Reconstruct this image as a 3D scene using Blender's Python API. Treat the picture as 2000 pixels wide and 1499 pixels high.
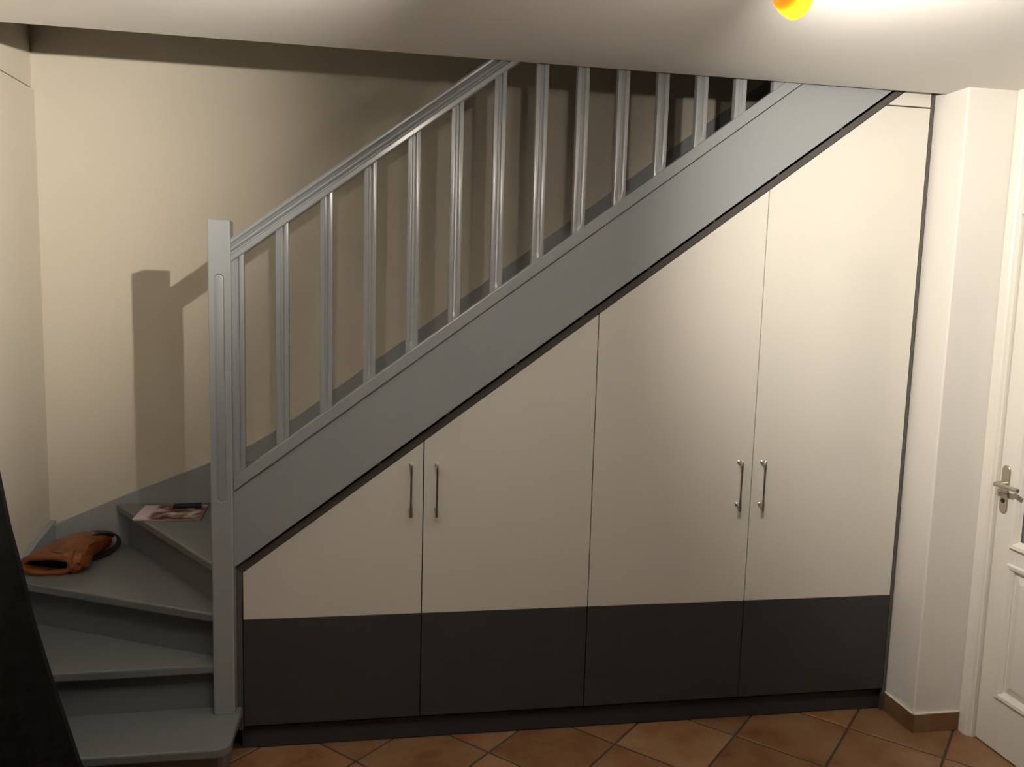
import bpy, bmesh, math, random
from mathutils import Vector, Matrix, noise
random.seed(7)
D = bpy.data
for o in list(D.objects): D.objects.remove(o, do_unlink=True)
COL = bpy.context.scene.collection
SC = bpy.context.scene

# ------------------------------------------------------------------ camera
FPX, PITCH, ROLL, YAW = 1586.70, -0.1136, 0.0282, 0.1696
CAM = Vector((-0.2802, -2.9674, 1.7346))
cy, sy = math.cos(YAW), math.sin(YAW)
fw = Vector((sy, cy, 0)); rt = Vector((cy, -sy, 0)); up = Vector((0, 0, 1))
F = math.cos(PITCH)*fw + math.sin(PITCH)*up
U0 = math.cos(PITCH)*up - math.sin(PITCH)*fw
R = math.cos(ROLL)*rt + math.sin(ROLL)*U0
U = math.cos(ROLL)*U0 - math.sin(ROLL)*rt
cam = D.cameras.new('camera'); co = D.objects.new('camera', cam); COL.objects.link(co)
cam.sensor_fit = 'HORIZONTAL'; cam.sensor_width = 36.0; cam.lens = FPX/2000*36.0
cam.clip_start = 0.02
M = Matrix.Identity(4)
for i in range(3):
    M[i][0] = R[i]; M[i][1] = U[i]; M[i][2] = -F[i]; M[i][3] = CAM[i]
co.matrix_world = M
SC.camera = co

# ------------------------------------------------------------------ world, exposure, lamp positions
w = D.worlds.new('night'); SC.world = w; w.use_nodes = True
w.node_tree.nodes['Background'].inputs[0].default_value = (0.02, 0.022, 0.03, 1)
w.node_tree.nodes['Background'].inputs[1].default_value = 0.2
vs = SC.view_settings
vs.view_transform = 'Standard'; vs.look = 'None'; vs.gamma = 1; vs.use_curve_mapping = False
vs.exposure = 0.0
# the two heads of the ceiling spotlight (bulb position, aim, watts of the beam, watts leaking through the glass, cone, watts of the added ceiling fill)
WARM = (1.0, 0.912, 0.785)
HEADS = [(Vector((0.09, -1.75, 2.29)), Vector((-0.88, 0.45, 0.16)), 445.0, 14.0, 105, 5.0),
         (Vector((0.578, -1.33, 2.339)), Vector((0.865, 0.5, -0.19)), 150.0, 4.0, 113, 6.0)]
def lamp(kind, name, loc, watts, col, aim=None, cone=150, soft=0.012):
    l = D.lights.new(name, kind); l.energy = watts; l.color = col; l.shadow_soft_size = soft
    o = D.objects.new(name, l); COL.objects.link(o); o.location = loc
    if kind == 'SPOT':
        l.spot_size = math.radians(cone); l.spot_blend = 1.0
        o.rotation_euler = aim.to_track_quat('-Z', 'Y').to_euler()
    return o
for p, aim, wa, wo, cone, wu in HEADS:
    lamp('SPOT', 'spot_beam', p, wa, WARM, aim, cone)
    lamp('POINT', 'bulb_glow', p + aim.normalized()*0.004, wo, WARM)
    lamp('SPOT', 'added_ceiling_fill', p + Vector((0, 0, 0.045)), wu, WARM, Vector((-0.2, 0.58, 0.80)), 144, 0.02)  # added spot over each head that brightens the ceiling, no bulb of its own

# ------------------------------------------------------------------ materials
def mat(name, col, rough=0.5, spec=0.5, metal=0.0, var=0.04, scale=6.0, bump=0.0, bscale=120.0, coat=0.0):
    m = D.materials.new(name); m.use_nodes = True
    nt = m.node_tree; b = nt.nodes['Principled BSDF']
    b.inputs['Roughness'].default_value = rough; b.inputs['Metallic'].default_value = metal
    b.inputs['Specular IOR Level'].default_value = spec
    if coat: b.inputs['Coat Weight'].default_value = coat; b.inputs['Coat Roughness'].default_value = 0.08
    tc = nt.nodes.new('ShaderNodeTexCoord')
    n = nt.nodes.new('ShaderNodeTexNoise'); n.inputs['Scale'].default_value = scale; n.inputs['Detail'].default_value = 4
    nt.links.new(tc.outputs['Object'], n.inputs['Vector'])
    r = nt.nodes.new('ShaderNodeValToRGB')
    r.color_ramp.elements[0].position = 0.3; r.color_ramp.elements[1].position = 0.7
    r.color_ramp.elements[0].color = [c*(1-var) for c in col] + [1]
    r.color_ramp.elements[1].color = [min(1, c*(1+var)) for c in col] + [1]
    nt.links.new(n.outputs['Fac'], r.inputs['Fac']); nt.links.new(r.outputs['Color'], b.inputs['Base Color'])
    if bump:
        n2 = nt.nodes.new('ShaderNodeTexNoise'); n2.inputs['Scale'].default_value = bscale; n2.inputs['Detail'].default_value = 3
        nt.links.new(tc.outputs['Object'], n2.inputs['Vector'])
        bp = nt.nodes.new('ShaderNodeBump'); bp.inputs['Strength'].default_value = bump; bp.inputs['Distance'].default_value = 0.002
        nt.links.new(n2.outputs['Fac'], bp.inputs['Height']); nt.links.new(bp.outputs['Normal'], b.inputs['Normal'])
    return m
MT = dict(
    wall=mat('cream_wall_paint', (0.60, 0.55, 0.465), 0.75, 0.25, var=0.02, scale=2, bump=0.15, bscale=180),
    far_wall=mat('low_bounce_far_wall', (0.10, 0.105, 0.12), 0.8, 0.2),  # unseen walls and ceilings darkened to cut bounced light
    pillar=mat('white_wall_paint', (0.75, 0.73, 0.70), 0.7, 0.25, var=0.02, scale=2, bump=0.15, bscale=180),
    ceiling=mat('white_ceiling_paint', (0.72, 0.71, 0.69), 0.8, 0.2, var=0.02, scale=2, bump=0.1, bscale=200),
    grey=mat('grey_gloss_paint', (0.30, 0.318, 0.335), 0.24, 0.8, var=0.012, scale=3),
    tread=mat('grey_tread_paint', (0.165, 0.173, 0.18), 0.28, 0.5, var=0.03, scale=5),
    door_white=mat('cream_white_laminate', (0.69, 0.67, 0.62), 0.15, 0.45, var=0.008, scale=3),
    charcoal=mat('charcoal_laminate', (0.041, 0.0435, 0.0445), 0.35, 0.4, var=0.05, scale=8),
    trim=mat('charcoal_edge_strip', (0.085, 0.079, 0.074), 0.28, 0.6, var=0.04, scale=8),
    gap=mat('carcass_gap_shade', (0.012, 0.011, 0.010), 0.7, 0.2),  # black colour stands for the shade inside the gaps
    steel=mat('brushed_nickel', (0.55, 0.53, 0.50), 0.32, 0.5, metal=1.0, var=0.05, scale=40),
    brass=mat('old_nickel', (0.50, 0.46, 0.38), 0.35, 0.5, metal=0.8, var=0.06, scale=40),
    gloss_white=mat('white_gloss_paint', (0.78, 0.76, 0.71), 0.35, 0.45, var=0.015, scale=4),
    grout=mat('grey_brown_grout', (0.07, 0.055, 0.043), 0.9, 0.15, var=0.2, scale=20, bump=0.3, bscale=90),
    caulk=mat('white_caulk', (0.72, 0.68, 0.6), 0.6, 0.3),
    leather=mat('tan_leather', (0.175, 0.054, 0.014), 0.36, 0.5, var=0.38, scale=11, bump=0.5, bscale=45),
    leather_dark=mat('dark_brown_leather', (0.020, 0.009, 0.007), 0.45, 0.4, var=0.2, scale=14, bump=0.3, bscale=70),
    black=mat('black_plastic', (0.008, 0.008, 0.008), 0.5, 0.3),
    board=mat('dark_charcoal_cloth', (0.0135, 0.013, 0.0125), 0.9, 0.12, var=0.25, scale=25, bump=0.4, bscale=200),
    dark_line=mat('dark_shadow_joint', (0.05, 0.035, 0.02), 0.9, 0.1),
)
# terracotta tile: each tile its own shade, mottled
def tile_mat(name, tint=1.0):
    m = D.materials.new(name); m.use_nodes = True; nt = m.node_tree; b = nt.nodes['Principled BSDF']
    b.inputs['Roughness'].default_value = 0.42; b.inputs['Specular IOR Level'].default_value = 0.4
    oi = nt.nodes.new('ShaderNodeObjectInfo'); tc = nt.nodes.new('ShaderNodeTexCoord')
    off = nt.nodes.new('ShaderNodeVectorMath'); off.operation = 'SCALE'; off.inputs[0].default_value = (37, 11, 23)
    nt.links.new(oi.outputs['Random'], off.inputs['Scale'])
    add = nt.nodes.new('ShaderNodeVectorMath'); add.operation = 'ADD'
    nt.links.new(tc.outputs['Object'], add.inputs[0]); nt.links.new(off.outputs[0], add.inputs[1])
    n = nt.nodes.new('ShaderNodeTexNoise'); n.inputs['Scale'].default_value = 5.5; n.inputs['Detail'].default_value = 6; n.inputs['Roughness'].default_value = 0.6
    nt.links.new(add.outputs[0], n.inputs['Vector'])
    r = nt.nodes.new('ShaderNodeValToRGB'); e = r.color_ramp.elements
    e[0].position = 0.30; e[0].color = (0.175*tint, 0.072*tint, 0.032*tint, 1)
    e[1].position = 0.66; e[1].color = (0.29*tint, 0.178*tint, 0.094*tint, 1)
    k = e.new(0.47); k.color = (0.255*tint, 0.128*tint, 0.058*tint, 1)
    nt.links.new(n.outputs['Fac'], r.inputs['Fac'])
    h = nt.nodes.new('ShaderNodeHueSaturation')
    mr = nt.nodes.new('ShaderNodeMapRange'); mr.inputs['To Min'].default_value = 0.82; mr.inputs['To Max'].default_value = 1.15
    nt.links.new(oi.outputs['Random'], mr.inputs['Value']); nt.links.new(mr.outputs[0], h.inputs['Value'])
    nt.links.new(r.outputs['Color'], h.inputs['Color']); nt.links.new(h.outputs['Color'], b.inputs['Base Color'])
    n2 = nt.nodes.new('ShaderNodeTexNoise'); n2.inputs['Scale'].default_value = 30; nt.links.new(tc.outputs['Object'], n2.inputs['Vector'])
    bp = nt.nodes.new('ShaderNodeBump'); bp.inputs['Strength'].default_value = 0.25; bp.inputs['Distance'].default_value = 0.003
    nt.links.new(n2.outputs['Fac'], bp.inputs['Height']); nt.links.new(bp.outputs['Normal'], b.inputs['Normal'])
    return m
MT['tile'] = tile_mat('terracotta_tile'); MT['skirt'] = tile_mat('terracotta_skirting', 0.72)
def amber_mat():
    m = D.materials.new('amber_glass'); m.use_nodes = True; nt = m.node_tree; nt.nodes.clear()
    out = nt.nodes.new('ShaderNodeOutputMaterial'); mx = nt.nodes.new('ShaderNodeMixShader')
    t = nt.nodes.new('ShaderNodeBsdfTranslucent'); t.inputs[0].default_value = (0.90, 0.50, 0.10, 1)
    p = nt.nodes.new('ShaderNodeBsdfPrincipled'); p.inputs['Base Color'].default_value = (0.75, 0.47, 0.09, 1); p.inputs['Roughness'].default_value = 0.12
    n = nt.nodes.new('ShaderNodeTexNoise'); n.inputs['Scale'].default_value = 30
    mr = nt.nodes.new('ShaderNodeMapRange'); mr.inputs['To Min'].default_value = 0.5; mr.inputs['To Max'].default_value = 0.6
    nt.links.new(n.outputs['Fac'], mr.inputs['Value']); nt.links.new(mr.outputs[0], mx.inputs[0])
    nt.links.new(t.outputs[0], mx.inputs[1]); nt.links.new(p.outputs[0], mx.inputs[2]); nt.links.new(mx.outputs[0], out.inputs[0])
    return m
MT['amber'] = amber_mat()
def emit_mat(name, col, s):
    m = D.materials.new(name); m.use_nodes = True; b = m.node_tree.nodes['Principled BSDF']
    b.inputs['Emission Color'].default_value = (*col, 1); b.inputs['Emission Strength'].default_value = s
    return m
MT['bulb'] = emit_mat('lit_bulb', (1, 0.85, 0.6), 2.5)
def pane_mat():
    m = D.materials.new('door_pane_glass'); m.use_nodes = True; b = m.node_tree.nodes['Principled BSDF']
    b.inputs['Base Color'].default_value = (0.62, 0.68, 0.72, 1); b.inputs['Roughness'].default_value = 0.12
    b.inputs['Transmission Weight'].default_value = 0.85; b.inputs['IOR'].default_value = 1.45
    return m
MT['pane'] = pane_mat()
def cover_mat():
    m = D.materials.new('magazine_cover_print'); m.use_nodes = True; nt = m.node_tree; b = nt.nodes['Principled BSDF']
    b.inputs['Roughness'].default_value = 0.3
    tc = nt.nodes.new('ShaderNodeTexCoord')
    v = nt.nodes.new('ShaderNodeTexVoronoi'); v.inputs['Scale'].default_value = 14
    n = nt.nodes.new('ShaderNodeTexNoise'); n.inputs['Scale'].default_value = 16; n.inputs['Detail'].default_value = 5
    sx = nt.nodes.new('ShaderNodeSeparateXYZ')
    nt.links.new(tc.outputs['Object'], v.inputs['Vector']); nt.links.new(tc.outputs['Object'], n.inputs['Vector']); nt.links.new(tc.outputs['Object'], sx.inputs[0])
    r = nt.nodes.new('ShaderNodeValToRGB'); e = r.color_ramp.elements      # photos on the cover: plum, rose, brown, pale
    e[0].position = 0.40; e[0].color = (0.025, 0.008, 0.010, 1); e[1].position = 0.62; e[1].color = (0.66, 0.62, 0.58, 1)
    for p, c in ((0.455, (0.20, 0.035, 0.06)), (0.50, (0.24, 0.13, 0.075)), (0.55, (0.36, 0.30, 0.27))):
        k = e.new(p); k.color = (*c, 1)
    nt.links.new(n.outputs['Fac'], r.inputs['Fac'])
    band = nt.nodes.new('ShaderNodeValToRGB'); f = band.color_ramp.elements  # pale pink strip down the left side
    f[0].position = 0.0; f[0].color = (1, 1, 1, 1); f[1].position = 0.02; f[1].color = (0, 0, 0, 1)
    ma = nt.nodes.new('ShaderNodeMath'); ma.operation = 'ADD'; ma.inputs[1].default_value = 0.088
    nt.links.new(sx.outputs[0], ma.inputs[0]); nt.links.new(ma.outputs[0], band.inputs['Fac'])
    mx = nt.nodes.new('ShaderNodeMix'); mx.data_type = 'RGBA'
    mx.inputs['B'].default_value = (0.70, 0.55, 0.62, 1)
    nt.links.new(band.outputs['Color'], mx.inputs['Factor']); nt.links.new(r.outputs['Color'], mx.inputs['A']); nt.links.new(mx.outputs['Result'], b.inputs['Base Color'])
    return m
MT['cover'] = cover_mat()
MT['paper'] = mat('magazine_paper', (0.6, 0.57, 0.53), 0.6, 0.3)

# ------------------------------------------------------------------ helpers
ORG = {}
def bx(bm, x0, x1, y0, y1, z0, z1, bev=0.0, seg=2):
    vv = [bm.verts.new((x, y, z)) for z in (z0, z1) for y in (y0, y1) for x in (x0, x1)]
    fs = [bm.faces.new([vv[i] for i in q]) for q in ((0, 2, 3, 1), (4, 5, 7, 6), (0, 1, 5, 4), (2, 6, 7, 3), (0, 4, 6, 2), (1, 3, 7, 5))]
    if bev:
        ed = list({e for f in fs for e in f.edges})
        bmesh.ops.bevel(bm, geom=ed, offset=bev, segments=seg, profile=0.5, affect='EDGES')
    return bm
def prism(bm, pts, axis, a, b, bev=0.0, seg=1):
    """polygon pts extruded along axis ('x': pts are (y,z), 'y': (x,z), 'z': (x,y)) from a to b"""
    def P(p, t): return {'x': (t, p[0], p[1]), 'y': (p[0], t, p[1]), 'z': (p[0], p[1], t)}[axis]
    A = [bm.verts.new(P(p, a)) for p in pts]; B = [bm.verts.new(P(p, b)) for p in pts]
    n = len(pts); fs = [bm.faces.new(A), bm.faces.new(B[::-1])]
    for i in range(n): fs.append(bm.faces.new((A[i], B[i], B[(i+1) % n], A[(i+1) % n])))
    if bev:
        ed = list({e for f in fs for e in f.edges})
        bmesh.ops.bevel(bm, geom=ed, offset=bev, segments=seg, profile=0.5, affect='EDGES')
    return bm
def loft(bm, rings, close=True, cap=True):
    V = [[bm.verts.new(p) for p in r] for r in rings]; n = len(V[0])
    for a, b in zip(V, V[1:]):
        for i in range(n if close else n-1):
            bm.faces.new((a[i], a[(i+1) % n], b[(i+1) % n], b[i]))
    if cap: bm.faces.new(V[0][::-1]); bm.faces.new(V[-1])
    return bm
def tube(bm, path, rad, seg=12, cap=True):
    P = [Vector(p) for p in path]; rings = []
    prev = None
    for i, p in enumerate(P):
        t = (P[min(i+1, len(P)-1)] - P[max(i-1, 0)]).normalized()
        s = (prev - t*prev.dot(t)).normalized() if prev else t.orthogonal().normalized()
        prev = s; b = t.cross(s); r = rad[i] if isinstance(rad, (list, tuple)) else rad
        rings.append([p + r*(math.cos(2*math.pi*k/seg)*s + math.sin(2*math.pi*k/seg)*b) for k in range(seg)])
    return loft(bm, rings, True, cap)
def lathe(bm, prof, origin, axis, seg=28, cap=False):
    """prof: (distance along axis, radius)"""
    a = axis.normalized(); s = a.orthogonal().normalized(); t = a.cross(s)
    rings = [[origin + a*d + r*(math.cos(2*math.pi*k/seg)*s + math.sin(2*math.pi*k/seg)*t) for k in range(seg)] for d, r in prof]
    return loft(bm, rings, True, cap)
def meta(o, label=None, category=None, group=None, kind=None):
    for k, v in (('label', label), ("category", category), ("group", group), ('kind', kind)):
        if v: o[k] = v
    return o
def obj(name, bm, m, parent=None, smooth=False, **kw):
    bmesh.ops.recalc_face_normals(bm, faces=bm.faces[:])
    lo = Vector([min(v.co[i] for v in bm.verts) for i in range(3)]); hi = Vector([max(v.co[i] for v in bm.verts) for i in range(3)])
    c = (lo+hi)/2
    if parent is None: c.z = lo.z
    bmesh.ops.translate(bm, verts=bm.verts[:], vec=-c)
    me = D.meshes.new(name); bm.to_mesh(me); bm.free()
    me.materials.append(MT[m] if isinstance(m, str) else m)
    if smooth:
        for p in me.polygons: p.use_smooth = True
        try: me.set_sharp_from_angle(angle=math.radians(smooth if smooth is not True else 40))
        except Exception: pass
    o = D.objects.new(name, me); COL.objects.link(o)
    ORG[o] = c
    if parent is not None: o.parent = parent; o.location = c - ORG[parent]
    else: o.location = c
    return meta(o, **kw)
def empty(name, loc, **kw):
    o = D.objects.new(name, None); COL.objects.link(o); o.location = loc; o.empty_display_size = 0.1; ORG[o] = Vector(loc)
    return meta(o, **kw)
def dup(o, wloc, parent):
    c = o.copy(); COL.objects.link(c); c.parent = parent; ORG[c] = Vector(wloc); c.location = Vector(wloc) - ORG[parent]
    return c
NB = bmesh.new

# ------------------------------------------------------------------ room shell
H = 2.533            # ceiling
EY = -0.055          # edge of the slab in front of the stairwell
XL, XR, YB, YF = -1.69, 2.125, 0.83, -6.5
ZT = 4.6             # upstairs ceiling
floor = obj('floor', bx(NB(), -4.7, 3.3, YF-0.1, YB+0.1, -0.06, -0.004), 'grout', kind='structure', label='terracotta tiled floor in front of the under-stairs cupboard')
# diagonal tiles, one object each
S2 = math.sqrt(0.5); PT = 0.3492; HALF = PT/2 - 0.0045
TB = None
def clip(poly, fn):
    out = []
    for i, p in enumerate(poly):
        q = poly[(i+1) % len(poly)]; a, b = fn(p), fn(q)
        if a >= 0: out.append(p)
        if (a >= 0) != (b >= 0):
            t = a/(a-b); out.append((p[0]+(q[0]-p[0])*t, p[1]+(q[1]-p[1])*t))
    return out
X0, X1, Y0, Y1 = XL+0.004, XR+0.03, YF+0.005, 0.028
shared = None; far_bm = NB()
def my_far(x, y): return y < -3.0 or x < -1.4 and y < -1.2      # behind the viewer the joined field below takes over
for i in range(-26, 26):
    for j in range(-26, 26):
        a = 0.190 + PT*(i+0.5); b = 0.037 + PT*(j+0.5)        # a=(x-y)/sqrt2, b=(x+y)/sqrt2
        cx, cyy = (a+b)*S2, (b-a)*S2
        sq = [((a+da+b+db)*S2, (b+db-a-da)*S2) for da, db in ((-HALF, -HALF), (HALF, -HALF), (HALF, HALF), (-HALF, HALF))]
        pl = sq
        for fn in (lambda p: p[0]-(X0 if p[1] > -0.752 else -4.59), lambda p: X1-p[0], lambda p: p[1]-Y0, lambda p: Y1-p[1]):
            if pl: pl = clip(pl, fn)
        if len(pl) < 3: continue
        area = abs(sum(pl[k][0]*pl[(k+1) % len(pl)][1]-pl[(k+1) % len(pl)][0]*pl[k][1] for k in range(len(pl))))/2
        if area < 0.0015: continue
        if my_far(cx, cyy):
            loft(far_bm, [[(*p, -0.012) for p in pl], [(*p, 0.0) for p in pl]]); continue
        whole = len(pl) == 4 and area > 0.98*(2*HALF)**2
        dz = random.uniform(-0.0008, 0.0)
        if whole and shared is not None:
            t = dup(shared, (cx, cyy, ORG[shared].z + dz), floor)
        else:
            mx = sum(p[0] for p in pl)/len(pl); my = sum(p[1] for p in pl)/len(pl)
            ins = [(mx+(p[0]-mx)*(1-0.004/max(0.02, math.hypot(p[0]-mx, p[1]-my))), my+(p[1]-my)*(1-0.004/max(0.02, math.hypot(p[0]-mx, p[1]-my)))) for p in pl]
            t = obj('tile', loft(NB(), [[(*p, -0.012) for p in pl], [(*p, -0.002) for p in pl], [(*p, 0.0) for p in ins]]), 'tile', floor)
            if whole: shared = t
obj('tile_field', far_bm, 'tile', floor, kind='stuff')
wl = NB(); prism(wl, [(-1.79, 0), (XL, 0), (XL, 2.512), (-1.712, 2.512), (-1.712, 2.522), (-1.700, 2.522), (-1.700, ZT), (-1.79, ZT)], 'y', -0.75, YB)
obj('wall_left', wl, 'wall', kind='structure', label='cream left wall beside the turning steps with a joint line near the top')
obj('wall_back', bx(NB(), -1.79, 2.325, YB, YB+0.1, 0, ZT), 'wall', kind='structure', label='cream back wall behind the banister with slatted shadows')
obj('wall_pillar', bx(NB(), 1.885, 2.30, -0.172, YB, 0, H+0.26, 0.006, 3), 'pillar', kind='structure', label='white wall return right of the tall cupboard door')
obj('wall_landing', bx(NB(), 1.90, 2.30, EY, YB, H+0.262, ZT), 'wall', kind='structure', label='wall beside the dark landing above the stairs')
wr = NB()
bx(wr, XR+0.02, XR+0.2, -0.232, -0.172, 0, H); bx(wr, XR+0.02, XR+0.2, -1.05, -0.232, 2.07, H); 
bx(wr, XR+0.02, XR+0.2, YF, EY, H+0.262, ZT)
obj('wall_right', wr, 'wall', kind='structure', label='right wall holding the white glazed door')
obj('wall_room', bx(NB(), XR+0.02, XR+0.2, YF, -1.05, 0, H), 'far_wall', kind='structure', label='unseen wall of the room nearer than the glazed door, darkened to cut bounce')
obj('wall_front', bx(NB(), -4.7, 2.325, YF-0.1, YF, 0, ZT), 'far_wall', kind='structure', label='unseen wall of the room behind the viewer, darkened to cut bounce')
obj('wall_hall', bx(NB(), 3.2, 3.3, -2.2, 0.6, 0, H), 'wall', kind='structure', label='hall wall beyond the glazed door')
obj('ceiling', (lambda b: (bx(b, -1.688, 3.3, -0.75, EY, H, H+0.26), bx(b, -4.7, 3.3, -2.6, -0.75, H, H+0.26))[1])(NB()), 'ceiling', kind='structure', label='white ceiling lit by the ceiling spotlight, ending at the stairwell')
obj('ceiling_room', bx(NB(), -4.7, 3.3, YF, -2.6, H, H+0.26), 'far_wall', kind='structure', label='ceiling of the room behind the viewer, darkened to cut bounce')
obj('ceiling_landing', bx(NB(), -4.7, 2.325, YF, YB, ZT, ZT+0.1), 'far_wall', kind='structure', label='unseen ceiling above the landing, darkened to cut bounce')
lb = NB(); bx(lb, -4.7, -4.6, YF, -0.65, 0, ZT); bx(lb, -4.6, -1.79, -0.75, -0.65, 0, ZT)  # unseen side room, opened leftward to cut bounced light
obj('wall_unseen_left', lb, 'far_wall', kind='structure', label='unseen walls left of the viewer, set back and darkened to cut bounce')
# skirting tiles round the pillar
sk = empty('baseboard_right', (1.885, -0.18, 0), kind='structure', label='brown tile skirting with a white caulk line at the foot of the pillar')
obj('skirting_tile', bx(NB(), 1.877, 1.885, -0.180, 0.03, 0, 0.076, 0.0015, 1), 'skirt', sk)
obj('skirting_tile', bx(NB(), 1.885, 2.088, -0.180, -0.172, 0, 0.076, 0.0015, 1), 'skirt', sk)
cb = NB(); bx(cb, 1.876, 1.886, -0.181, 0.03, 0.0765, 0.083, 0.002, 1); bx(cb, 1.876, 2.088, -0.181, -0.171, 0.0765, 0.083, 0.002, 1)
obj('caulk_line', cb, 'caulk', sk)
# ------------------------------------------------------------------ door on the right
cs = empty('trim_1', (2.10, -0.20, 0), kind='structure', label='white wooden casing around the glazed door on the right')
def casing_prof():   # (x,y) section of the far upright
    return [(2.146, -0.173), (2.092, -0.173), (2.089, -0.176), (2.089, -0.214), (2.094, -0.219), (2.094, -0.223), (2.104, -0.226), (2.104, -0.234), (2.146, -0.234)]
obj('upright', prism(NB(), casing_prof(), 'z', 0, H), 'gloss_white', cs)
obj('upright', prism(NB(), [(x, -1.282-y) for x, y in casing_prof()], 'z', 0, H), 'gloss_white', cs)
obj('lintel', bx(NB(), 2.104, 2.146, -1.048, -0.234, 2.072, H, 0.003, 1), 'gloss_white', cs)
dr = empty('door_1', (2.117, -0.238, 0), kind='structure', label='white panelled and glazed door at the right edge with a lever handle')
DX = 2.117
lf = NB()
dy0, dy1 = -0.238, -1.044
bx(lf, DX, DX+0.04, -0.350, dy0, 0.006, 2.064, 0.003, 2)
bx(lf, DX, DX+0.04, dy1, -0.932, 0.006, 2.064, 0.003, 2)
for z0, z1 in ((0.006, 0.235), (0.735, 0.835), (1.95, 2.064)):
    bx(lf, DX+0.0005, DX+0.04, -0.932, -0.350, z0, z1, 0.002, 1)
obj('door_leaf', lf, 'gloss_white', dr)
def frame_ring(bm, y0, y1, z0, z1, wd, xa, xb):
    """moulded picture-frame ring proud of the leaf: outer edge low, crest, inner edge low"""
    rings = []
    for off, x in ((0, xa), (0.006, xb), (wd*0.55, xb+0.002), (wd, xa+0.012)):
        rings.append([(x, y0-off, z0+off), (x, y1+off, z0+off), (x, y1+off, z1-off), (x, y0-off, z1-off)])
    loft(bm, rings, True, False)
obj('moulding', (lambda b: (frame_ring(b, -0.318, -0.964, 0.215, 0.755, 0.034, DX, DX-0.010), b)[1])(NB()), 'gloss_white', dr)
obj('moulding', (lambda b: (frame_ring(b, -0.322, -0.960, 0.812, 1.975, 0.034, DX, DX-0.012), b)[1])(NB()), 'gloss_white', dr)
pn = NB(); loft(pn, [[(DX+0.012, -0.352, 0.249), (DX+0.012, -0.930, 0.249), (DX+0.012, -0.930, 0.721), (DX+0.012, -0.352, 0.721)],
                     [(DX+0.002, -0.385, 0.282), (DX+0.002, -0.897, 0.282), (DX+0.002, -0.897, 0.688), (DX+0.002, -0.385, 0.688)]], True, True)
obj('door_panel', pn, 'gloss_white', dr)
obj('glass_pane', bx(NB(), DX+0.016, DX+0.022, -0.932, -0.350, 0.835, 1.95), 'pane', dr, label='bluish glass pane')
hd = empty('door_handle', (DX, -0.271, 1.03)); ORG[hd] = Vector((DX, -0.271, 1.03)); hd.parent = dr; hd.location = ORG[hd] - ORG[dr]
hd['label'] = 'worn nickel lever handle'
pp = []
for k in range(9): a = math.pi*k/8; pp.append((-0.271+0.0195*math.cos(a), 1.105+0.0195*math.sin(a)))
for k in range(9): a = math.pi+math.pi*k/8; pp.append((-0.271+0.0195*math.cos(a), 0.956+0.0195*math.sin(a)))
obj('back_plate', prism(NB(), pp, 'x', DX-0.006, DX, 0.0015, 1), 'brass', hd)
lv = NB(); tube(lv, [(DX-0.004, -0.271, 1.052), (DX-0.040, -0.271, 1.052), (DX-0.052, -0.278, 1.053), (DX-0.053, -0.30, 1.054), (DX-0.052, -0.345, 1.054), (DX-0.050, -0.385, 1.052)], [0.011, 0.009, 0.0095, 0.009, 0.0085, 0.008], 12)
obj('lever', lv, 'brass', hd, smooth=True)
kb = NB(); tube(kb, [(DX-0.002, -0.271, 0.985), (DX-0.009, -0.271, 0.985)], 0.0085, 14)
obj('key_escutcheon', kb, 'leather_dark', hd)
tk = NB(); tube(tk, [(DX-0.003, -0.284, 1.020), (DX-0.028, -0.286, 1.020)], 0.006, 10); bx(tk, DX-0.046, DX-0.026, -0.292, -0.280, 1.010, 1.030, 0.002, 1)
obj('thumb_turn', tk, 'brass', hd)

# ------------------------------------------------------------------ staircase
SL = 0.7457; h = 0.186
NX0, NX1, NY0, NY1 = -0.8375, -0.765, -0.065, 0.006
st = empty('staircase', (-0.80, -0.03, 0), label='grey painted wooden quarter-turn staircase with slatted banister climbing to the right', category='staircase')
def zl(x, b): return b + SL*x
def slant(x0, x1, b0, b1, y0, y1, bev=0.003, vert_ends=True):
    return prism(NB(), [(x0, zl(x0, b0)), (x1, zl(x1, b0)), (x1, zl(x1, b1)), (x0, zl(x0, b1))], 'y', y0, y1, bev, 2)
# newel post with a long round-ended flute cut in its front
nw = NB(); fx, fz0, fz1, fr = -0.8015, 0.968, 1.765, 0.0165
def capsule(r, n=8):
    o = []
    for k in range(n+1): a = math.pi*k/n; o.append((fx+r*math.cos(a), fz1-fr+r*math.sin(a)))
    for k in range(n+1): a = math.pi+math.pi*k/n; o.append((fx+r*math.cos(a), fz0+fr+r*math.sin(a)))
    return o
cap = capsule(fr); N = len(cap); bev = 0.004
outer = []   # front outline resampled to the capsule's count, by direction
x0, x1, z0, z1 = NX0+bev, NX1-bev, h+0.001, 1.944-bev
for k in range(9): outer.append((x1 + (x0-x1)*k/8, z1) if 0 < k < 8 else ((x1, z1) if k == 0 else (x0, z1)))
for k in range(9): outer.append((x0 + (x1-x0)*k/8, z0))
def ring3(pts, y): return [(p[0], y, p[1]) for p in pts]
mid = [(fx+(p[0]-fx)*0.62, (p[1]-(fz1-fr))*0.62+(fz1-fr) if p[1] > 1.3 else (p[1]-(fz0+fr))*0.62+(fz0+fr)) for p in cap]
sideo = [((NX1 if p[0] > fx+0.0001 and abs(p[0]-x1) < 1e-6 else NX0 if abs(p[0]-x0) < 1e-6 else p[0]), (1.944 if p[1] > 1 else z0)) for p in outer]
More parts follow.
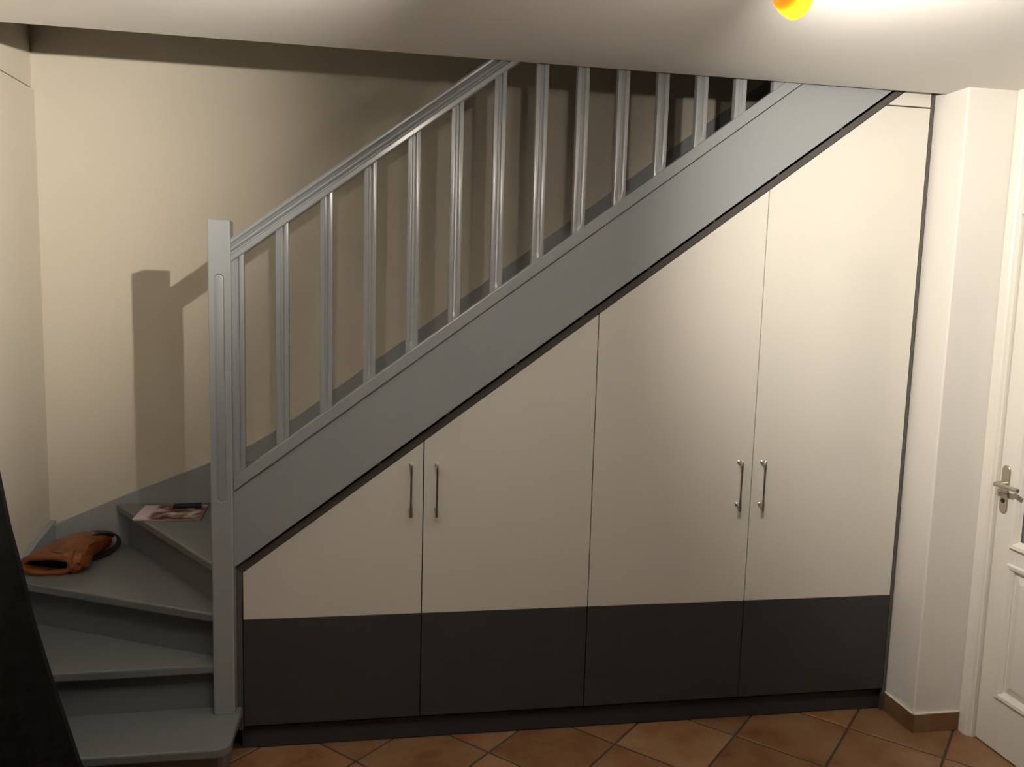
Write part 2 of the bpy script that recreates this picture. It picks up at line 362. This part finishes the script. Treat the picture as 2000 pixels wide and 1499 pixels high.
rings = [ring3(mid, NY0+0.005), ring3([(fx+(p[0]-fx)*0.85, (p[1]-(fz1-fr))*0.85+(fz1-fr) if p[1] > 1.3 else (p[1]-(fz0+fr))*0.85+(fz0+fr)) for p in cap], NY0+0.0065), ring3(cap, NY0), ring3(outer, NY0), ring3(sideo, NY0+bev), ring3(sideo, NY1)]
loft(nw, rings, True, True)
obj('newel_post', nw, 'grey', st, smooth=35)
# front string board, base rail, handrail
obj('string_board', slant(NX1-0.01, 1.80, 1.292, 1.569, -0.030, 0.000), 'grey', st)
obj('base_rail', slant(NX1, 1.80, 1.573, 1.624, -0.040, 0.004, 0.004), 'grey', st)
hr = NB()
prof = [(-0.043, 2.376), (-0.047, 2.380), (-0.048, 2.394), (-0.045, 2.399), (-0.036, 2.403), (-0.035, 2.408), (-0.042, 2.411), (-0.047, 2.417), (-0.045, 2.423), (-0.036, 2.428), (-0.032, 2.434), (-0.038, 2.438), (-0.046, 2.441), (-0.047, 2.448), (-0.041, 2.456),
        (-0.030, 2.459), (-0.005, 2.460), (0.004, 2.453), (0.007, 2.443), (0.004, 2.436), (0.001, 2.431), (0.006, 2.420), (0.002, 2.408), (0.004, 2.402), (0.010, 2.396), (0.010, 2.381), (0.007, 2.377)]
loft(hr, [[(x, y, b + SL*x) for y, b in prof] for x in (NX1, 1.05)], True, True)
obj('handrail', hr, 'grey', st, smooth=30)
# balusters: two reeds and a flute on the front, flat foot
def baluster_bm(xc):
    b = NB(); wd, y0, y1 = 0.022, -0.033, -0.003
    flat, reed = [], []
    fr_pts = [(-1.0, 0.30), (-0.97, 0.08), (-0.90, 0.0), (-0.36, 0.0), (-0.31, 0.12), (-0.26, 0.55), (-0.18, 0.88), (0.0, 1.0), (0.18, 0.88), (0.26, 0.55), (0.31, 0.12), (0.36, 0.0), (0.90, 0.0), (0.97, 0.08), (1.0, 0.30)]
    for u, d in fr_pts:
        reed.append((u*wd, y0 + d*0.0075)); flat.append((u*wd, y0 + (0.00225 if abs(u) == 1 else 0.0006 if abs(u) > 0.9 else 0)))
    back = [(wd, y1-0.003), (wd-0.003, y1), (-wd+0.003, y1), (-wd, y1-0.003)]
    flat += back; reed += back
    def ring(p, zb): return [(xc+u, y, zl(xc+u, zb)) for u, y in p]
    loft(b, [ring(flat, 1.623), ring(flat, 1.640), ring(reed, 1.655), ring(reed, 2.378)], True, True)
    return b
bal0 = None
for k in range(14):
    xc = -0.747 + 0.1500*k
    if xc > 1.25: break
    if bal0 is None: bal0 = obj('baluster', baluster_bm(xc), 'grey', st, smooth=35); bx0 = xc
    else: dup(bal0, ORG[bal0] + Vector((xc-bx0, 0, SL*(xc-bx0))), st)
# wall string boards
WS = [(-1.664, 0.652), (-1.57, 0.692), (-1.46, 0.741), (-1.355, 0.786), (-1.25, 0.829), (-1.15, 0.868), (-1.005, 0.924), (-0.88, 0.977), (-0.78, 1.033), (-0.70, 1.084), (-0.62, 1.140)]
top = WS + [(x, 1.602+SL*x) for x in (-0.45, 0.5, 1.86)]
bot = [(1.86, 1.28+SL*1.86), (-0.30, 1.28-SL*0.30), (-0.95, 0.50), (-1.664, 0.30)]
obj('wall_string_board', prism(NB(), top+bot, 'y', 0.802, 0.829, 0.003, 2), 'grey', st)
LS = [(0.829, 0.668), (0.78, 0.658), (0.62, 0.628), (0.45, 0.585), (0.25, 0.500), (0.0, 0.385), (-0.20, 0.30), (-0.27, 0.25), (-0.27, 0.0), (0.829, 0.0)]
obj('wall_string_board', prism(NB(), LS, 'x', -1.689, -1.664, 0.003, 2), 'grey', st)
# treads and risers (polygons in plan)
def inset_line(p, q, d):   # shift the line p->q by d to its left
    n = Vector((-(q[1]-p[1]), q[0]-p[0])).normalized()*d
    return (p[0]+n.x, p[1]+n.y), (q[0]+n.x, q[1]+n.y)
LX, BY, TT = -1.663, 0.801, 0.033
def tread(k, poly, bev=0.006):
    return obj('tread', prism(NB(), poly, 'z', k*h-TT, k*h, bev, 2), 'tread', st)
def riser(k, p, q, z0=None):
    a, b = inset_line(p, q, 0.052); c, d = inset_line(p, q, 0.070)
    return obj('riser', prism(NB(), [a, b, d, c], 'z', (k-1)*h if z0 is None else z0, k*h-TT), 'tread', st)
# 1: rounded outer corner, passes under the newel to the cupboard
cr = []
for k in range(5): a = -math.pi/2 + math.pi/2*k/4; cr.append((-0.790+0.045*math.cos(a), -0.249+0.045*math.sin(a)))
t1 = [(LX, -0.294)] + cr + [(-0.746, -0.012), (NX0, 0.005), (LX, 0.005)]
tread(1, t1)
r1 = [(LX, -0.246), (-0.815, -0.246), (-0.793, -0.238), (-0.783, -0.215), (-0.783, -0.012), (-0.80, -0.012), (-0.80, -0.205), (-0.82, -0.228), (LX, -0.228)]
obj('riser', prism(NB(), r1, 'z', 0, h-TT), 'tread', st)
NXL = NX0
tread(2, [(LX, -0.075), (NXL, -0.058), (NXL, 0.08), (LX, 0.46)]); riser(2, (LX, -0.075), (NXL, -0.058))
t3a, t3b = (LX, 0.362), (NXL, -0.048)
tread(3, [t3a, t3b, (NXL, 0.17), (-1.29, BY), (LX, BY)]); riser(3, t3a, t3b)
t4a, t4b = (-1.405, BY), (NXL-0.005, -0.042)
tread(4, [t4a, t4b, (NX1, -0.001), (NX1, 0.05), (-0.99, BY)])
a, b = inset_line(t4a, t4b, 0.052); c, d = inset_line(t4a, t4b, 0.070)
obj('riser', prism(NB(), [(a[0]+0.005, BY), b, d, (c[0]+0.005, BY)], 'z', 3*h, 4*h-TT), 'tread', st)
tread(5, [(-0.80, 0.007), (-0.49, 0.007), (-0.49, BY), (-0.955, BY)]); riser(5, (-0.955, BY), (-0.80, 0.007))
tr0 = rs0 = None
for k in range(6, 16):
    xk = -0.80 + 0.2494*(k-5)
    if tr0 is None:
        tr0 = tread(k, [(xk, 0.001), (xk+0.300, 0.001), (xk+0.300, BY), (xk, BY)])
        rs0 = obj('riser', prism(NB(), [(xk+0.048, 0.001), (xk+0.066, 0.001), (xk+0.066, BY), (xk+0.048, BY)], 'z', (k-1)*h, k*h-TT), 'tread', st)
    else:
        dv = Vector((0.2494*(k-6), 0, h*(k-6)))
        dup(tr0, ORG[tr0]+dv, st); dup(rs0, ORG[rs0]+dv, st)

# ------------------------------------------------------------------ cupboard under the stairs
XS = [-0.744, -0.095, 0.553, 1.207, 1.860]
ZW, ZB, DG, g = 0.513, 0.102, 1.2442, 0.0018
ZF = 2.490
cu = empty('understairs_cupboard', (0.56, 0.0, 0), label='fitted cupboard under the stairs, four cream doors with charcoal bottoms', category='cupboard')
obj('carcass', prism(NB(), [(-0.75, 0.085), (1.868, 0.085), (1.868, 2.60), (1.84, 2.60), (-0.75, 1.228-SL*0.75)], 'y', 0.022, 0.55), 'gap', cu, label='carcass coloured black for the shade in the door gaps')
obj('plinth', bx(NB(), -0.755, 1.8755, 0.030, 0.046, 0.0, 0.084), 'charcoal', cu, label='recessed charcoal plinth')
for i in range(4):
    xa, xb = XS[i]+g, XS[i+1]-g
    d = empty('door', ((xa+xb)/2, 0.0, ZB)); d.parent = cu; ORG[d] = Vector(((xa+xb)/2, 0, ZB)); d.location = ORG[d]-ORG[cu]
    if i < 3: pts = [(xa, ZW), (xb, ZW), (xb, DG+SL*xb), (xa, DG+SL*xa)]
    else: pts = [(xa, ZW), (xb, ZW), (xb, ZF-0.002), ((ZF-0.002-DG)/SL, ZF-0.002), (xa, DG+SL*xa)]
    obj('upper_panel', prism(NB(), pts, 'y', 0.0, 0.019, 0.0008, 1), 'door_white', d, label='cream upper panel')
    obj('lower_panel', bx(NB(), xa, xb, 0.0, 0.019, ZB, ZW-0.0006, 0.0008, 1), 'charcoal', d, label='charcoal lower panel')
    hx = (-0.141, -0.046, 1.150, 1.247)[i]
    hb = NB(); z0, z1 = 0.893, 1.098
    tube(hb, [(hx, -0.032, z0), (hx, -0.032, z0+0.002), (hx, -0.032, z0+0.036), (hx, -0.032, z0+0.050), (hx, -0.032, z1-0.050), (hx, -0.032, z1-0.036), (hx, -0.032, z1-0.002), (hx, -0.032, z1)],
         [0.0045, 0.0062, 0.0062, 0.0046, 0.0046, 0.0062, 0.0062, 0.0045], 12)
    for zp in (z0+0.022, z1-0.012): tube(hb, [(hx, -0.034, zp), (hx, -0.006, zp), (hx, -0.004, zp), (hx, 0.0, zp)], [0.0058, 0.0058, 0.0085, 0.0085], 12)
    obj('handle', hb, 'steel', d, smooth=40, label='slim nickel bar handle')
# filler panel over the last door
obj('top_filler', prism(NB(), [((ZF+0.003-DG)/SL, ZF+0.003), (1.858, ZF+0.003), (1.858, 2.60), ((2.60-DG)/SL, 2.60)], 'y', 0.0, 0.019, 0.0008, 1), 'door_white', cu, label='cream filler strip above the tall door')
# charcoal trim following the stair, and the two upright strips
tb = 1.2480
obj('edge_trim', prism(NB(), [(-0.764, zl(-0.744, tb)+0.012), (-0.744, zl(-0.744, tb)), (1.80, zl(1.80, tb)), (1.78, zl(1.80, tb)+0.012), (-0.764, zl(-0.764, 1.278))], 'y', 0.001, 0.02), 'trim', cu)
obj('edge_trim', bx(NB(), -0.7635, -0.7462, 0.001, 0.02, 0.086, zl(-0.7635, tb)+0.02), 'trim', cu)
obj('edge_trim', bx(NB(), 1.8625, 1.876, 0.004, 0.02, 0.0, 2.60), 'trim', cu)

# ------------------------------------------------------------------ ceiling spotlight
cl = empty('ceiling_spotlight', (0.325, -1.54, H), label='ceiling spotlight with amber glass shades above the cupboard doors', category='lamp')
pa, pb = HEADS[0][0], HEADS[1][0]
dv = (pb-pa); dv.z = 0; dv.normalize(); nv = Vector((-dv.y, dv.x, 0))
mid = (pa+pb)/2; mid.z = H
bp = NB(); lathe(bp, [(0, 0.055), (0.012, 0.055), (0.020, 0.045), (0.024, 0.012), (0.050, 0.010)], mid, Vector((0, 0, -1)), 28, True)
obj('ceiling_rose', bp, 'steel', cl, smooth=40)
br = NB(); e0 = pa.copy(); e1 = pb.copy(); e0.z = e1.z = H-0.055
tube(br, [e0-dv*0.12+nv*0.0, mid+Vector((0, 0, -0.055)), e1-dv*0.05], 0.009, 12)
obj('bar', br, 'steel', cl, smooth=40)
for (p, aim, *_), base in zip(HEADS, (e0-dv*-0.06, e1-dv*0.055)):
    a = aim.normalized(); rear = p - a*0.074
    hdm = NB()
    lathe(hdm, [(d, r*0.84) for d, r in ((0.012, 0.019), (0.016, 0.029), (0.028, 0.0365), (0.048, 0.0395), (0.068, 0.0385), (0.073, 0.0385), (0.073, 0.036), (0.068, 0.0355), (0.048, 0.0367), (0.029, 0.0338), (0.020, 0.0265), (0.016, 0.010))], rear, a, 28, False)
    s = obj('glass_shade', hdm, 'amber', cl, smooth=50, label='amber glass shade')
    sk_ = NB(); lathe(sk_, [(-0.030, 0.010), (-0.026, 0.015), (0.008, 0.0165), (0.016, 0.016)], rear, a, 20, True)
    obj('lamp_socket', sk_, 'steel', cl, smooth=40)
    bl = NB(); lathe(bl, [(0.017, 0.008), (0.026, 0.011), (0.040, 0.017), (0.048, 0.0175), (0.055, 0.013), (0.058, 0.004)], rear, a, 16, True)
    obj('bulb', bl, 'bulb', cl, smooth=50)
    arm = NB(); tube(arm, [base, base.lerp(rear-a*0.024, 0.5)+Vector((0, 0, 0.01)), rear-a*0.024], 0.006, 10)
    obj('arm', arm, 'steel', cl, smooth=40)

# ------------------------------------------------------------------ tan leather bag on the third step
T3 = 3*h
bag = empty('leather_bag', (-1.52, 0.52, T3), label='tan brown leather bag slumped with its mouth open on the third winder step', category='bag')
def wob(p, s, amt): return Vector(p) + amt*Vector((noise.noise(Vector(p)*s), noise.noise(Vector(p)*s+Vector((9, 3, 1))), noise.noise(Vector(p)*s+Vector((4, 7, 2)))))
# flattened pouch: rings from the mouth (front left) to the back right; each ring an oval standing on the tread
bb = NB(); n = 28
def oval(c, wx, hz, ax, lean=0.0):
    o = []
    for k in range(n):
        a = 2*math.pi*k/n; ca, sa = math.cos(a), math.sin(a)
        u = wx*math.copysign(abs(ca)**0.8, ca); v = hz*math.copysign(abs(sa)**0.9, sa)
        q = Vector(c) + ax*u + Vector((0, 0.02*lean*v/hz, v)); o.append(q)
    return o
ax = Vector((0.985, 0.02, -0.06)).normalized()
path = [((-1.552, 0.420, T3+0.041), 0.094, 0.038), ((-1.550, 0.440, T3+0.044), 0.100, 0.043), ((-1.540, 0.480, T3+0.045), 0.098, 0.045), ((-1.522, 0.540, T3+0.050), 0.092, 0.050),
        ((-1.502, 0.600, T3+0.054), 0.088, 0.053), ((-1.482, 0.660, T3+0.053), 0.086, 0.051), ((-1.470, 0.705, T3+0.045), 0.078, 0.041), ((-1.468, 0.730, T3+0.034), 0.05, 0.020)]
outer_r = [[wob(wob(p, 9, 0.010), 26, 0.006) for p in oval(c, wx, hz, ax)] for c, wx, hz in path]
for r in outer_r:
    for p in r: p.z = max(p.z, T3+0.0015)
inner_r = [[wob(p, 9, 0.008) for p in oval(c, wx-0.012, hz-0.011, ax)] for c, wx, hz in path[:6]]
loft(bb, inner_r[::-1] + outer_r, True, True)
bd = obj('pouch', bb, 'leather', bag, smooth=60)
sm = bd.modifiers.new('sub', 'SUBSURF'); sm.levels = sm.render_levels = 1
# rolled rim of the mouth
rim = NB(); c, wx, hz = path[0]; pts = [wob(p + Vector((0, -0.004, 0)), 9, 0.008) for p in oval(c, wx-0.006, hz-0.004, ax)]
for p in pts: p.z = max(p.z, T3+0.010)
rings = []
for i, p in enumerate(pts):
    t = (pts[(i+1) % n]-pts[i-1]).normalized(); s = t.cross(Vector((0, 1, 0))).normalized(); b_ = t.cross(s)
    rr = 0.0125 + 0.002*math.sin(i*1.7)
    rings.append([p + rr*(math.cos(2*math.pi*k/8)*s + math.sin(2*math.pi*k/8)*b_) for k in range(8)])
loft(rim, rings + [rings[0]], True, False)
bmesh.ops.remove_doubles(rim, verts=rim.verts[:], dist=1e-5)
obj('rim', rim, 'leather', bag, smooth=True)
# bunched corner at the right of the mouth
kn = NB(); bmesh.ops.create_icosphere(kn, subdivisions=3, radius=1.0)
for v in kn.verts:
    q = v.co.copy(); f = 1+0.30*noise.noise(q*2.2)
    v.co = Vector((-1.452, 0.470, T3+0.036)) + Vector((q.x*0.042*f, q.y*0.062*f, max(q.z*0.050*f, -0.0345)))
obj('bunched_corner', kn, 'leather', bag, smooth=True)
# flap folded over the top
fl = NB(); rows = []
for j in range(9):
    v = j/8; row = []
    for i in range(7):
        u = i/6
        x = -1.640 + 0.175*u + 0.085*v; y = 0.455 + 0.285*v - 0.02*u
        z = T3 + 0.091 + 0.016*math.sin(math.pi*min(1, v*1.1)) - 0.030*(2*u-1)**2 + 0.016*noise.noise(Vector((u*2.6, v*3.4, 1)))
        row.append(Vector((x, y, z)))
    rows.append(row)
V = [[fl.verts.new(p) for p in r] for r in rows]
for a_, b_ in zip(V, V[1:]):
    for i in range(6): fl.faces.new((a_[i], a_[i+1], b_[i+1], b_[i]))
fo = obj('flap', fl, 'leather', bag, smooth=True)
so = fo.modifiers.new('thick', 'SOLIDIFY'); so.thickness = 0.006; so.offset = -1
ss = fo.modifiers.new('sub', 'SUBSURF'); ss.levels = ss.render_levels = 1
# shoulder strap looping to the right
sp = NB(); path = [(-1.500, 0.560, T3+0.085), (-1.455, 0.640, T3+0.096), (-1.415, 0.690, T3+0.090), (-1.385, 0.715, T3+0.070), (-1.372, 0.715, T3+0.045), (-1.380, 0.690, T3+0.022), (-1.405, 0.640, T3+0.012), (-1.440, 0.580, T3+0.014), (-1.462, 0.545, T3+0.020)]
P = [Vector(p) for p in path]; fine = []
for i in range(len(P)-1):
    p0, p1, p2, p3 = P[max(i-1, 0)], P[i], P[i+1], P[min(i+2, len(P)-1)]
    for k in range(5):
        t = k/5; fine.append(0.5*((2*p1)+(p2-p0)*t+(2*p0-5*p1+4*p2-p3)*t*t+(3*p1-p0-3*p2+p3)*t**3))
fine.append(P[-1]); wv = Vector((-0.42, 0.62, 0.0)).normalized()
rings = []
for i, p in enumerate(fine):
    t = (fine[min(i+1, len(fine)-1)]-fine[max(i-1, 0)]).normalized(); nn = t.cross(wv).normalized()
    rings.append([p+wv*sx*0.021+nn*sz*0.0035 for sx, sz in ((-1, -1), (1, -1), (1, 1), (-1, 1))])
loft(sp, rings, True, True)
for v in sp.verts: v.co.z = max(v.co.z, T3+0.001)
obj('strap', sp, 'leather_dark', bag, smooth=50, label='dark brown strap loop')

# ------------------------------------------------------------------ magazine and a small black case on the fourth step
T4 = 4*h
mg = empty('magazine', (-1.13, 0.63, T4), label='magazine with a pink and brown photo cover lying on the upper winder step', category='magazine')
mp = [(-1.262, 0.520), (-0.987, 0.508), (-1.003, 0.735), (-1.268, 0.742)]
def shrink(p, d):
    mx = sum(q[0] for q in p)/4; my = sum(q[1] for q in p)/4
    return [(mx+(q[0]-mx)*(1-d), my+(q[1]-my)*(1-d)) for q in p]
obj('pages', prism(NB(), shrink(mp, 0.012), 'z', T4+0.0008, T4+0.0052), 'paper', mg)
obj('cover', prism(NB(), mp, 'z', T4+0.0053, T4+0.0062), 'cover', mg)
pc = NB(); bx(pc, -0.058, 0.058, -0.028, 0.028, 0, 0.010, 0.004, 3)
bmesh.ops.transform(pc, matrix=Matrix.Translation((-1.083, 0.706, T4+0.0064)) @ Matrix.Rotation(0.12, 4, 'Z'), verts=pc.verts[:])
obj('small_case', pc, 'black', None, label='small flat black case lying on the magazine', category='case')

# ------------------------------------------------------------------ dark panel in the left foreground
edge = [(-1.020, 0.0), (-1.080, 0.13), (-1.141, 0.279), (-1.179, 0.426), (-1.216, 0.571), (-1.256, 0.738), (-1.275, 0.854), (-1.309, 1.023), (-1.325, 1.135), (-1.345, 1.27), (-1.385, 1.40), (-1.46, 1.49), (-1.56, 1.54), (-1.684, 1.55), (-1.684, 0.0)]
obj('leaning_panel', prism(NB(), edge, 'y', -0.5, -0.478, 0.006, 3), 'board', None, label='large dark charcoal panel with a slanting edge standing in the left foreground', category='panel')
